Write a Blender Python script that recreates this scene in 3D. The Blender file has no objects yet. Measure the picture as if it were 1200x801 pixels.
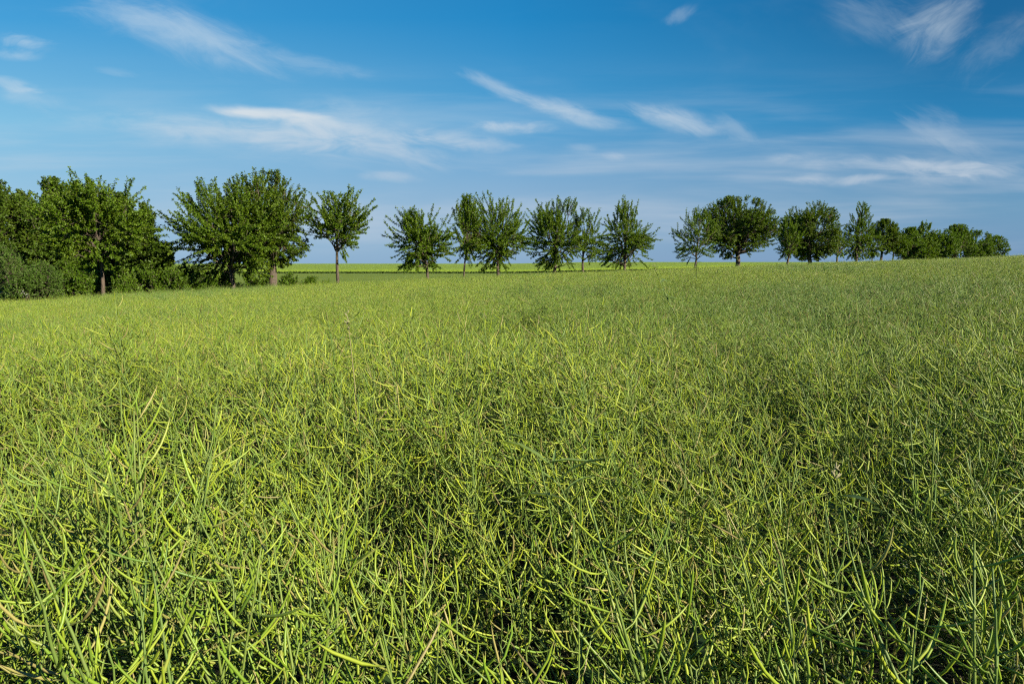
import bpy, math, random
import numpy as np
from mathutils import Vector, Matrix, Quaternion

scene = bpy.context.scene
COL = scene.collection
R = math.radians

# ------------------------------------------------------------------ camera
F = 800.0                    # focal length in photo pixels (1200 px wide photograph)
PITCH = math.atan(92.5 / F)
EYE = 1.87                   # eye height; crop is about 1.37 m tall here
cam_data = bpy.data.cameras.new("camera")
cam = bpy.data.objects.new("camera", cam_data)
COL.objects.link(cam)
cam_data.sensor_width = 36.0
cam_data.lens = 36.0 * F / 1200.0
cam_data.clip_start = 0.05
cam_data.clip_end = 20000
cam.location = (0, 0, EYE)
cam.rotation_euler = (math.pi / 2 - PITCH, 0, 0)
scene.camera = cam

# ------------------------------------------------------------------ light
SUN_AZ, SUN_EL = R(122), R(28)       # clockwise from the view direction: right, a little behind
sd = Vector((math.sin(SUN_AZ) * math.cos(SUN_EL), math.cos(SUN_AZ) * math.cos(SUN_EL), math.sin(SUN_EL)))
sun_l = bpy.data.lights.new("sun", 'SUN')
sun_l.energy = 5.0
sun_l.angle = R(0.5)
sun_l.color = (1.0, 0.91, 0.72)
sun = bpy.data.objects.new("sun", sun_l)
COL.objects.link(sun)
sun.location = sd * 200
sun.rotation_euler = sd.to_track_quat('Z', 'Y').to_euler()

scene.view_settings.view_transform = 'Standard'
scene.view_settings.look = 'None'
scene.view_settings.exposure = 1.10
scene.view_settings.gamma = 1.0
scene.view_settings.use_curve_mapping = False
scene.render.engine = 'CYCLES'
cy = scene.cycles
cy.max_bounces = 4
cy.diffuse_bounces = 2
cy.use_adaptive_sampling = True
cy.adaptive_threshold = 0.03
cy.glossy_bounces = 2
cy.transmission_bounces = 2
cy.transparent_max_bounces = 4
cy.use_denoising = False
cy.filter_width = 1.3

SKY_STRENGTH = 0.10


def ray(px, py):
    c, s = math.cos(PITCH), math.sin(PITCH)
    x, y = (px - 600) / F, -(py - 400.5) / F
    return Vector((x, c + s * y, -s + c * y))       # forward = +Y


def at(px, py, Y):
    d = ray(px, py)
    return Vector((0, 0, EYE)) + d * (Y / d.y)


# ------------------------------------------------------------------ node helpers
class NT:
    def __init__(self, tree):
        self.t = tree
        tree.nodes.clear()

    def n(self, typ, **kw):
        nd = self.t.nodes.new(typ)
        for k, v in kw.items():
            setattr(nd, k, v)
        return nd

    def put(self, sock, v):
        if hasattr(v, 'is_output') or isinstance(v, bpy.types.NodeSocket):
            self.t.links.new(v, sock)
        else:
            sock.default_value = v

    def m(self, op, a, b=0.0, c=0.0, clamp=False):
        nd = self.n('ShaderNodeMath', operation=op, use_clamp=clamp)
        self.put(nd.inputs[0], a)
        self.put(nd.inputs[1], b)
        self.put(nd.inputs[2], c)
        return nd.outputs[0]

    def mix(self, f, a, b, blend='MIX'):
        nd = self.n('ShaderNodeMix', data_type='RGBA', blend_type=blend)
        self.put(nd.inputs[0], f)
        self.put(nd.inputs[6], a)
        self.put(nd.inputs[7], b)
        return nd.outputs[2]

    def mr(self, v, a, b, c=0.0, d=1.0, interp='SMOOTHSTEP'):
        nd = self.n('ShaderNodeMapRange', interpolation_type=interp)
        self.put(nd.inputs[0], v)
        nd.inputs[1].default_value = a
        nd.inputs[2].default_value = b
        nd.inputs[3].default_value = c
        nd.inputs[4].default_value = d
        return nd.outputs[0]

    def noise(self, vec, scale, detail=4, rough=0.5, dist=0.0):
        nd = self.n('ShaderNodeTexNoise')
        self.put(nd.inputs['Vector'], vec)
        nd.inputs['Scale'].default_value = scale
        nd.inputs['Detail'].default_value = detail
        nd.inputs['Roughness'].default_value = rough
        nd.inputs['Distortion'].default_value = dist
        return nd.outputs['Fac']

    def xyz(self, x, y, z):
        nd = self.n('ShaderNodeCombineXYZ')
        self.put(nd.inputs[0], x)
        self.put(nd.inputs[1], y)
        self.put(nd.inputs[2], z)
        return nd.outputs[0]


def rgb(r, g, b):
    return (r, g, b, 1.0)


# ------------------------------------------------------------------ world: sky and clouds
world = bpy.data.worlds.new("World")
scene.world = world
world.use_nodes = True
W = NT(world.node_tree)
out = W.n('ShaderNodeOutputWorld')
bg = W.n('ShaderNodeBackground')
bg.inputs[1].default_value = SKY_STRENGTH
W.t.links.new(bg.outputs[0], out.inputs[0])
sky = W.n('ShaderNodeTexSky', sky_type='NISHITA')
sky.sun_disc = False
sky.sun_elevation = SUN_EL
sky.sun_rotation = SUN_AZ
sky.altitude = 200
sky.air_density = 1.0
sky.dust_density = 0.6
sky.ozone_density = 3.0
tc = W.n('ShaderNodeTexCoord')
sep = W.n('ShaderNodeSeparateXYZ')
W.t.links.new(tc.outputs['Generated'], sep.inputs[0])
dx, dy, dz = sep.outputs
ysafe = W.m('MAXIMUM', W.m('ABSOLUTE', dy), 0.12)
u = W.m('DIVIDE', dx, ysafe)
v = W.m('DIVIDE', dz, ysafe)
# clear-sky colour: the Nishita sky pulled towards the deep polarised blue of the day, paler low down and to the left
EXPG = 2 ** -1.10 / SKY_STRENGTH


def s2l(r_, g_, b_):
    f_ = lambda c: (c / 255 / 12.92) if c < 10 else ((c / 255 + 0.055) / 1.055) ** 2.4
    return (f_(r_), f_(g_), f_(b_), 1.0)


def ramp(stops):
    nd = W.n('ShaderNodeValToRGB')
    W.put(nd.inputs[0], v)
    el_ = nd.color_ramp.elements
    while len(el_) < len(stops):
        el_.new(0.5)
    for e_, (p_, c_) in zip(el_, stops):
        e_.position = p_
        e_.color = s2l(*c_)
    nd.color_ramp.interpolation = 'EASE' if False else 'LINEAR'
    return nd.outputs[0]


left = ramp([(0.0, (146, 180, 212)), (0.08, (150, 188, 214)), (0.20, (130, 190, 220)), (0.34, (66, 158, 212)), (0.60, (40, 120, 190)), (1.0, (30, 90, 160))])
midc = ramp([(0.0, (136, 168, 200)), (0.08, (143, 175, 204)), (0.20, (74, 157, 206)), (0.34, (28, 133, 193)), (0.60, (25, 100, 165)), (1.0, (24, 80, 145))])
right = ramp([(0.0, (118, 150, 188)), (0.08, (108, 152, 186)), (0.20, (36, 126, 178)), (0.34, (18, 99, 150)), (0.60, (26, 85, 140)), (1.0, (24, 75, 135))])
grad = W.mix(W.mr(u, -0.75, 0.02, interp='LINEAR'), left, midc)
grad = W.mix(W.mr(u, 0.0, 0.60, interp='LINEAR'), grad, right)
grad = W.mix(1.0, grad, rgb(EXPG, EXPG, EXPG), 'MULTIPLY')
nish = W.mix(1.0, sky.outputs[0], rgb(0.55, 0.85, 1.10), 'MULTIPLY')
clear = W.mix(0.95, nish, grad)

# one wisp of cloud: rotated ellipse broken up by a noise field (a few fields, stretched along the wind, are shared)
warp = W.noise(W.xyz(W.m('MULTIPLY', u, 5.0), W.m('MULTIPLY', v, 12.0), 7.3), 1.0, 3, 0.5)
vw = W.m('ADD', v, W.m('MULTIPLY', W.m('SUBTRACT', warp, 0.5), 0.030))


def streaks(ang, freq, stretch, seed):
    cs_, sn_ = math.cos(R(ang)), math.sin(R(ang))
    a_ = W.m('ADD', W.m('MULTIPLY', u, cs_), W.m('MULTIPLY', vw, sn_))
    b_ = W.m('SUBTRACT', W.m('MULTIPLY', vw, cs_), W.m('MULTIPLY', u, sn_))
    return W.noise(W.xyz(W.m('MULTIPLY', a_, freq), W.m('MULTIPLY', b_, freq * stretch), seed), 1.0, 7, 0.62, 0.5)


FIELDS = [(-19, streaks(-26, 10, 3.6, 1.3)), (-6, streaks(-5, 13, 3.2, 5.1)), (12, streaks(35, 12, 2.2, 8.4))]

g = bpy.data.node_groups.new("cloud_wisp", 'ShaderNodeTree')
for nm in ("u", "v", "n", "cu", "cv", "cs", "sn", "il", "iw", "k", "amt"):
    g.interface.new_socket(nm, in_out='INPUT', socket_type='NodeSocketFloat')
g.interface.new_socket("d", in_out='OUTPUT', socket_type='NodeSocketFloat')
G = NT(g)
gi = G.n('NodeGroupInput')
go = G.n('NodeGroupOutput')
I = gi.outputs
du = G.m('SUBTRACT', I['u'], I['cu'])
dv = G.m('SUBTRACT', I['v'], I['cv'])
al = G.m('MULTIPLY', G.m('ADD', G.m('MULTIPLY', du, I['cs']), G.m('MULTIPLY', dv, I['sn'])), I['il'])
bw = G.m('MULTIPLY', G.m('SUBTRACT', G.m('MULTIPLY', dv, I['cs']), G.m('MULTIPLY', du, I['sn'])), I['iw'])
d = G.m('SUBTRACT', 1.0, G.m('SQRT', G.m('ADD', G.m('MULTIPLY', al, al), G.m('MULTIPLY', bw, bw))))
dd = G.m('ADD', d, G.m('MULTIPLY', G.m('SUBTRACT', I['n'], 0.54), I['k']))
dens = G.m('MULTIPLY', G.mr(dd, 0.0, 1.15), G.mr(d, 0.0, 0.55))
G.t.links.new(G.m('MULTIPLY', dens, I['amt']), go.inputs[0])

CLOUDS = [  # px, py, half length, half width, tilt (deg, + = rises to the right), break-up, stretch, amount
    (228, 44, 140, 24, -20, 1.3, 3.2, 0.42), (165, 22, 130, 20, -12, 1.5, 3.0, 0.22), (360, 166, 250, 30, -4, 0.9, 3.0, 0.26),
    (345, 72, 120, 12, -12, 1.4, 4.0, 0.22),
    (28, 49, 44, 9, -6, 1.9, 3.0, 0.42), (20, 64, 34, 6, -4, 1.3, 4.0, 0.32),
    (16, 101, 40, 7, -10, 1.9, 3.0, 0.36), (36, 116, 44, 11, -8, 1.5, 3.0, 0.28),
    (138, 84, 34, 4, -4, 1.8, 4.0, 0.16),
    (290, 128, 62, 6, -4, 0.6, 2.0, 1.3), (345, 136, 80, 6, -10, 0.6, 2.0, 1.2), (385, 147, 84, 8, -8, 1.0, 2.5, 0.7),
    (250, 151, 210, 15, -5, 1.3, 4.0, 0.50), (385, 166, 150, 17, -8, 1.6, 4.0, 0.42),
    (420, 152, 110, 26, -6, 1.7, 3.0, 0.30), (520, 160, 60, 12, -5, 1.5, 3.0, 0.55),
    (490, 180, 60, 18, -22, 1.7, 3.0, 0.36), (455, 211, 52, 6, -2, 1.3, 5.0, 0.42),
    (606, 149, 64, 7, -2, 1.6, 3.0, 0.72), (570, 169, 60, 8, -4, 1.5, 4.0, 0.42),
    (585, 104, 74, 8, -20, 1.5, 3.0, 0.42), (678, 136, 75, 11, -11, 1.4, 3.0, 0.58),
    (640, 122, 60, 9, -14, 1.5, 3.0, 0.35),
    (782, 137, 74, 12, -16, 1.2, 2.6, 0.72), (862, 153, 44, 12, -20, 1.6, 3.0, 0.30),
    (720, 184, 18, 5, -6, 1.3, 3.0, 0.45), (680, 175, 26, 5, -4, 1.4, 3.0, 0.25),
    (792, 17, 30, 9, 24, 2.0, 1.6, 0.20), (1098, 32, 62, 30, 30, 1.4, 1.2, 0.44),
    (1024, 18, 66, 24, -18, 2.0, 1.6, 0.15), (1165, 62, 70, 22, 38, 2.0, 1.6, 0.14),
    (1105, 155, 70, 20, -16, 2.0, 2.0, 0.26),
    (1090, 196, 130, 10, -3, 1.3, 3.0, 0.75), (1165, 201, 70, 12, 2, 1.3, 3.0, 0.60),
    (965, 191, 60, 8, -2, 1.5, 3.0, 0.45), (948, 210, 40, 7, -3, 1.8, 2.0, 0.50),
    (1010, 213, 44, 6, 4, 1.7, 2.0, 0.55), (1090, 214, 60, 9, 0, 1.6, 3.0, 0.38),
    (913, 186, 24, 4, -3, 1.8, 2.0, 0.34),
]
inv = None
for i, (px, py, L, wd, ang, k, st, amt) in enumerate(CLOUDS):
    r_ = ray(px, py)
    nd = W.n('ShaderNodeGroup')
    nd.node_tree = g
    W.put(nd.inputs['u'], u)
    W.put(nd.inputs['v'], vw)
    W.put(nd.inputs['n'], min(FIELDS, key=lambda q: abs(q[0] - ang))[1])
    vals = dict(cu=r_.x / r_.y, cv=r_.z / r_.y, cs=math.cos(R(ang)), sn=math.sin(R(ang)), il=F / (L * 1.15), iw=F / (wd * 1.7),
                k=k * 1.35, amt=amt * 0.92)
    for kk, vv in vals.items():
        nd.inputs[kk].default_value = vv
    om = W.m('SUBTRACT', 1.0, nd.outputs[0])
    inv = om if inv is None else W.m('MULTIPLY', inv, om)
# thin veil of haze streaks low in the sky
veil_n = W.noise(W.xyz(W.m('MULTIPLY', u, 2.2), W.m('MULTIPLY', v, 22.0), 4.2), 1.0, 5, 0.55, 0.3)
veil = W.m('MULTIPLY', W.mr(veil_n, 0.38, 0.75), W.m('MULTIPLY', W.mr(v, 0.0, 0.06, 0.4, 1.0), W.mr(v, 0.12, 0.30, 1.0, 0.0)))
veil2_n = W.noise(W.xyz(W.m('MULTIPLY', u, 3.0), W.m('MULTIPLY', v, 9.0), 9.9), 1.0, 5, 0.6, 0.5)
veil2 = W.m('MULTIPLY', W.mr(veil2_n, 0.5, 0.85), 0.06)
inv = W.m('MULTIPLY', inv, W.m('SUBTRACT', 1.0, W.m('MULTIPLY', veil, 0.42)))
inv = W.m('MULTIPLY', inv, W.m('SUBTRACT', 1.0, veil2))
above = W.mr(dz, -0.005, 0.02)
cover = W.m('MULTIPLY', W.m('MULTIPLY', W.m('SUBTRACT', 1.0, inv), above), W.mr(dy, 0.0, 0.2))
cl_col = W.mix(W.mr(v, 0.05, 0.35), rgb(2.7, 3.0, 3.4), rgb(3.2, 3.65, 3.9))
final = W.mix(cover, clear, cl_col)
W.t.links.new(final, bg.inputs[0])
world.cycles.sampling_method = 'MANUAL'
world.cycles.sample_map_resolution = 512


# ------------------------------------------------------------------ materials
def mat(name):
    m = bpy.data.materials.new(name)
    m.use_nodes = True
    t = NT(m.node_tree)
    return m, t


def finish_leafy(t, colour, rough=0.5, transl=0.3, tcol=(1.25, 1.15, 0.55), spec=0.35):
    o = t.n('ShaderNodeOutputMaterial')
    p = t.n('ShaderNodeBsdfPrincipled')
    t.put(p.inputs['Base Color'], colour)
    p.inputs['Roughness'].default_value = rough
    p.inputs['Specular IOR Level'].default_value = spec
    tr = t.n('ShaderNodeBsdfTranslucent')
    t.put(tr.inputs[0], t.mix(1.0, colour, rgb(*tcol), 'MULTIPLY'))
    ms = t.n('ShaderNodeMixShader')
    ms.inputs[0].default_value = transl
    t.t.links.new(p.outputs[0], ms.inputs[1])
    t.t.links.new(tr.outputs[0], ms.inputs[2])
    t.t.links.new(ms.outputs[0], o.inputs[0])
    return p


def rnd(t, salt=1.0):
    gm = t.n('ShaderNodeNewGeometry')
    oi = t.n('ShaderNodeObjectInfo')
    s = t.m('ADD', t.m('MULTIPLY', gm.outputs['Random Per Island'], 7.13 * salt), t.m('MULTIPLY', oi.outputs['Random'], 11.7 * salt))
    return t.m('FRACT', s)


def crop_mats():
    # pods: yellow-green to green, a few purple-brown, beak tip tan ("along" runs from stalk 0 to beak 1)
    m, t = mat("pod_green")
    at_ = t.n('ShaderNodeAttribute', attribute_name="along")
    al = at_.outputs['Fac']
    r1, r2, r3 = rnd(t, 1.0), rnd(t, 1.7), rnd(t, 2.9)
    gm = t.n('ShaderNodeNewGeometry')
    ripe = t.noise(gm.outputs['Position'], 0.35, 3, 0.55)
    c = t.mix(r1, rgb(0.172, 0.285, 0.018), rgb(0.405, 0.460, 0.038))
    c = t.mix(t.mr(r2, 0.55, 1.0, 0.0, 0.8), c, rgb(0.080, 0.160, 0.028))
    c = t.mix(t.mr(ripe, 0.35, 0.7, 0.45, 0.0), c, rgb(0.095, 0.193, 0.021))
    macro = t.noise(gm.outputs['Position'], 0.09, 3, 0.6)
    c = t.mix(t.mr(macro, 0.47, 0.63, 0.0, 0.70), c, rgb(0.077, 0.175, 0.042))
    c = t.mix(t.mr(r3, 0.86, 0.95, 0.0, 0.8), c, t.mix(r2, rgb(0.190, 0.125, 0.075), rgb(0.400, 0.330, 0.110)))
    blush = t.noise(gm.outputs['Position'], 90.0, 2, 0.5)
    c = t.mix(t.m('MULTIPLY', t.mr(blush, 0.54, 0.78, 0.0, 0.40), t.mr(r2, 0.0, 0.6, 1.0, 0.2)), c, rgb(0.140, 0.115, 0.059))
    c = t.mix(t.mr(al, 0.86, 0.99, 0.0, 0.75), c, rgb(0.252, 0.182, 0.091))
    c = t.mix(t.mr(al, 0.0, 0.16, 0.6, 0.0), c, rgb(0.119, 0.175, 0.035))
    finish_leafy(t, c, 0.42, 0.14, (1.2, 1.2, 0.5), 0.4)
    m2, t = mat("stem_green")
    r1 = rnd(t, 1.3)
    gm = t.n('ShaderNodeNewGeometry')
    n1 = t.noise(gm.outputs['Position'], 40.0, 3, 0.6)
    c = t.mix(r1, rgb(0.098, 0.165, 0.034), rgb(0.165, 0.222, 0.044))
    c = t.mix(t.mr(n1, 0.5, 0.8, 0.0, 0.4), c, rgb(0.140, 0.133, 0.070))
    finish_leafy(t, c, 0.5, 0.06, (1.1, 1.1, 0.6), 0.25)
    m3, t = mat("rape_leaf_green")
    r1 = rnd(t, 1.9)
    c = t.mix(r1, rgb(0.032, 0.066, 0.021), rgb(0.059, 0.105, 0.025))
    finish_leafy(t, c, 0.5, 0.25)
    return m, m2, m3


M_POD, M_STEM, M_RLEAF = crop_mats()


def leaf_mat(name, c1, c2, c3, transl=0.36, rough=0.45):
    m, t = mat(name)
    r1, r2 = rnd(t, 1.0), rnd(t, 2.3)
    gm = t.n('ShaderNodeNewGeometry')
    n1 = t.noise(gm.outputs['Position'], 0.9, 3, 0.55)
    c = t.mix(r1, rgb(*c1), rgb(*c2))
    c = t.mix(t.m('MULTIPLY', t.mr(n1, 0.4, 0.7), t.mr(r2, 0.2, 1.0)), c, rgb(*c3))
    finish_leafy(t, c, rough, transl, (1.3, 1.25, 0.4), 0.25)
    return m


M_CHERRY = leaf_mat("cherry_leaf", (0.070, 0.136, 0.008), (0.114, 0.190, 0.010), (0.151, 0.203, 0.014))
M_DARK = leaf_mat("dense_leaf", (0.056, 0.108, 0.008), (0.094, 0.156, 0.010), (0.134, 0.173, 0.014))
M_WOOD = leaf_mat("woodland_leaf", (0.053, 0.102, 0.010), (0.088, 0.147, 0.013), (0.126, 0.171, 0.016))
M_BUSH = leaf_mat("bush_leaf", (0.068, 0.140, 0.010), (0.108, 0.184, 0.012), (0.132, 0.200, 0.016))
M_WILLOW = leaf_mat("willow_leaf", (0.071, 0.144, 0.019), (0.102, 0.182, 0.026), (0.129, 0.198, 0.038))
M_WEED = leaf_mat("weed_leaf", (0.040, 0.076, 0.018), (0.060, 0.096, 0.024), (0.080, 0.104, 0.024))
M_BLADE = leaf_mat("grass_blade", (0.152, 0.240, 0.072), (0.184, 0.272, 0.088), (0.208, 0.280, 0.080))

M_BARK, _t = mat("bark")
_g = _t.n('ShaderNodeNewGeometry')
_oi = _t.n('ShaderNodeObjectInfo')
_sx = _t.n('ShaderNodeMapping')
_t.t.links.new(_g.outputs['Position'], _sx.inputs[0])
_sx.inputs['Scale'].default_value = (9, 9, 2.2)
_n = _t.noise(_sx.outputs[0], 1.6, 6, 0.65)
_n2 = _t.noise(_g.outputs['Position'], 1.1, 3, 0.5)
_c = _t.mix(_t.mr(_n, 0.3, 0.7), rgb(0.032, 0.024, 0.017), rgb(0.130, 0.095, 0.069))
_c = _t.mix(_t.mr(_n2, 0.5, 0.75, 0.0, 0.5), _c, rgb(0.070, 0.073, 0.042))
_o = _t.n('ShaderNodeOutputMaterial')
_p = _t.n('ShaderNodeBsdfPrincipled')
_t.put(_p.inputs['Base Color'], _c)
_p.inputs['Roughness'].default_value = 0.85
_b = _t.n('ShaderNodeBump')
_b.inputs['Strength'].default_value = 0.7
_b.inputs['Distance'].default_value = 0.03
_t.put(_b.inputs['Height'], _n)
_t.t.links.new(_b.outputs[0], _p.inputs['Normal'])
_t.t.links.new(_p.outputs[0], _o.inputs[0])


def plain_mat(name, colour_fn, rough=0.8, bump=None):
    m, t = mat(name)
    o = t.n('ShaderNodeOutputMaterial')
    p = t.n('ShaderNodeBsdfPrincipled')
    c, h = colour_fn(t)
    t.put(p.inputs['Base Color'], c)
    p.inputs['Roughness'].default_value = rough
    p.inputs['Specular IOR Level'].default_value = 0.2
    if bump and h is not None:
        bn = t.n('ShaderNodeBump')
        bn.inputs['Strength'].default_value = bump[0]
        bn.inputs['Distance'].default_value = bump[1]
        t.put(bn.inputs['Height'], h)
        t.t.links.new(bn.outputs[0], p.inputs['Normal'])
    t.t.links.new(p.outputs[0], o.inputs[0])
    return m


def _ground(t):
    gm = t.n('ShaderNodeNewGeometry')
    P = gm.outputs['Position']
    z = t.n('ShaderNodeAttribute', attribute_name="meadow").outputs['Fac']
    n1 = t.noise(P, 3.0, 6, 0.65)
    n2 = t.noise(P, 0.06, 4, 0.6)
    soil = t.mix(n1, rgb(0.014, 0.018, 0.008), rgb(0.034, 0.034, 0.018))
    mp = t.n('ShaderNodeMapping')
    t.t.links.new(P, mp.inputs[0])
    mp.inputs['Scale'].default_value = (0.02, 0.45, 1.0)
    n3 = t.noise(mp.outputs[0], 1.0, 4, 0.6)
    grass = t.mix(n1, rgb(0.089, 0.129, 0.012), rgb(0.145, 0.191, 0.018))
    grass = t.mix(t.mr(n2, 0.4, 0.7, 0.0, 0.6), grass, rgb(0.076, 0.125, 0.013))
    grass = t.mix(t.mr(n3, 0.45, 0.7, 0.0, 0.7), grass, rgb(0.119, 0.185, 0.020))
    return t.mix(z, soil, grass), n1


M_GROUND = plain_mat("ground", _ground, 0.95, (0.8, 0.12))


def _far(t):
    gm = t.n('ShaderNodeNewGeometry')
    P = gm.outputs['Position']
    n1 = t.noise(P, 1.2, 6, 0.7)
    mp = t.n('ShaderNodeMapping')
    t.t.links.new(P, mp.inputs[0])
    mp.inputs['Scale'].default_value = (0.012, 0.08, 1.0)
    n2 = t.noise(mp.outputs[0], 1.0, 4, 0.6)
    c = t.mix(n1, rgb(0.125, 0.198, 0.020), rgb(0.191, 0.257, 0.028))
    c = t.mix(t.mr(n2, 0.4, 0.7, 0.0, 0.5), c, rgb(0.142, 0.231, 0.020))
    return c, n1


M_FAR = plain_mat("far_crop", _far, 0.9, (1.0, 0.3))


def _dark_grass(t):
    gm = t.n('ShaderNodeNewGeometry')
    n1 = t.noise(gm.outputs['Position'], 1.5, 6, 0.7)
    return t.mix(n1, rgb(0.015, 0.033, 0.008), rgb(0.043, 0.069, 0.013)), n1


M_STRIP = plain_mat("rough_grass", _dark_grass, 0.95, (1.0, 0.3))
M_PALE = plain_mat("pale_dry", lambda t: (rgb(0.25, 0.23, 0.13), None), 0.8)
M_WHITE = plain_mat("white_petals", lambda t: (rgb(0.5, 0.5, 0.45), None), 0.8)
M_STALK = plain_mat("weed_stalk", lambda t: (rgb(0.16, 0.17, 0.07), None), 0.7)
M_STRAW = plain_mat("straw_stalk", lambda t: (rgb(0.25, 0.22, 0.11), None), 0.7)


# ------------------------------------------------------------------ object helpers
def tag(o, label=None, cat=None, group=None, kind=None):
    if label:
        o['label'] = label
    if cat:
        o['category'] = cat
    if group:
        o['group'] = group
    if kind:
        o['kind'] = kind
    return o


def empty(name, loc):
    o = bpy.data.objects.new(name, None)
    o.empty_display_size = 0.2
    o.location = loc
    COL.objects.link(o)
    return o


class MB:
    """collects polygons with material index and a per-vertex float"""

    def __init__(self):
        self.v, self.f, self.mi, self.al = [], [], [], []
        self.nv = 0

    def add(self, verts, faces, mi=0, al=None):
        verts = np.asarray(verts, dtype=float).reshape(-1, 3)
        self.v.append(verts)
        self.al.append(np.zeros(len(verts)) if al is None else np.asarray(al, float))
        for fc in faces:
            self.f.append(tuple(i + self.nv for i in fc))
        self.mi.extend([mi] * len(faces))
        self.nv += len(verts)

    def tube(self, pts, rad, sides=6, mi=0, al=None, cap=True):
        pts = np.asarray(pts, float)
        n = len(pts)
        T = np.empty_like(pts)
        T[0], T[-1] = pts[1] - pts[0], pts[-1] - pts[-2]
        if n > 2:
            T[1:-1] = pts[2:] - pts[:-2]
        T /= np.sqrt((T * T).sum(1))[:, None] + 1e-12
        rx_, ry_, rz_q = (0.31, 0.95, 0.07) if abs(T[0][1]) < 0.8 else (1.0, 0.1, 0.05)
        U = np.stack([T[:, 1] * rz_q - T[:, 2] * ry_, T[:, 2] * rx_ - T[:, 0] * rz_q, T[:, 0] * ry_ - T[:, 1] * rx_], -1)
        U /= np.sqrt((U * U).sum(1))[:, None] + 1e-12
        V = np.stack([T[:, 1] * U[:, 2] - T[:, 2] * U[:, 1], T[:, 2] * U[:, 0] - T[:, 0] * U[:, 2], T[:, 0] * U[:, 1] - T[:, 1] * U[:, 0]], -1)
        rad = np.broadcast_to(np.asarray(rad, float), (n,))
        th = np.arange(sides) * 2 * math.pi / sides
        ring = pts[:, None, :] + rad[:, None, None] * (np.cos(th)[None, :, None] * U[:, None, :] + np.sin(th)[None, :, None] * V[:, None, :])
        faces = []
        for i in range(n - 1):
            for j in range(sides):
                k = (j + 1) % sides
                faces.append((i * sides + j, i * sides + k, (i + 1) * sides + k, (i + 1) * sides + j))
        if cap:
            faces.append(tuple((n - 1) * sides + j for j in range(sides)))
        a = None if al is None else np.repeat(np.asarray(al, float), sides)
        self.add(ring.reshape(-1, 3), faces, mi, a)

    def mesh(self, name, mats, smooth=True):
        me = bpy.data.meshes.new(name)
        v = np.concatenate(self.v) if self.v else np.zeros((0, 3))
        me.from_pydata(v.tolist(), [], self.f)
        for m in mats:
            me.materials.append(m)
        me.polygons.foreach_set('material_index', np.array(self.mi, dtype=np.int32))
        if smooth:
            me.polygons.foreach_set('use_smooth', np.ones(len(self.f), dtype=bool))
        at_ = me.attributes.new("along", 'FLOAT', 'POINT')
        at_.data.foreach_set('value', np.concatenate(self.al).astype(np.float32))
        me.update()
        return me

    def build(self, name, mats, parent=None, smooth=True):
        o = bpy.data.objects.new(name, self.mesh(name, mats, smooth))
        COL.objects.link(o)
        if parent is not None:
            o.parent = parent
        return o


# ------------------------------------------------------------------ terrain
EDGE = [(-300, 356), (-100, 353), (0, 350), (118, 347), (200, 340), (322, 334), (396, 330), (500, 326), (600, 321.5), (700, 317.5), (800, 314.5),
        (865, 311.5), (950, 309), (1050, 306), (1180, 300), (1215, 299)]
CROP_H = 1.37
GAP = 0.36                   # eye height above the crop tops at the camera


def row_y(X):
    return np.maximum(61 + 0.88 * np.asarray(X, float), 18.0)


_EX, _ER = [], []
for _p_, _y_ in EDGE:
    _tt = (_p_ - 600) / F
    _Y = 61 / (1 - 0.88 * _tt)
    _Pt = at(_p_, _y_, _Y)
    _EX.append(_Pt.x)
    _ER.append((_Pt.z - EYE) - (-GAP + 0.0414 * _Pt.x - 0.0114 * _Y))
_EX, _ER = np.array(_EX), np.array(_ER)


def smooth01(x):
    x = np.clip(x, 0, 1)
    return x * x * (3 - 2 * x)


def ground_z(X, Y):
    X, Y = np.asarray(X, float), np.asarray(Y, float)
    ry = row_y(X)
    Yc = np.minimum(Y, ry)
    z = EYE - GAP - CROP_H + 0.0414 * X - 0.0114 * Yc + np.interp(X, _EX, _ER) * np.clip(Yc / ry, 0, 1)
    far = EYE - 2.35 + 0.02 * np.clip(X, 0, 60) + np.clip((Y - 165) / 335, 0, 1) * 1.05 - np.clip(Y - 520, 0, 1e5) * 0.02
    k = smooth01((Y - ry) / 30.0)
    return z * (1 - k) + far * k


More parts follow.
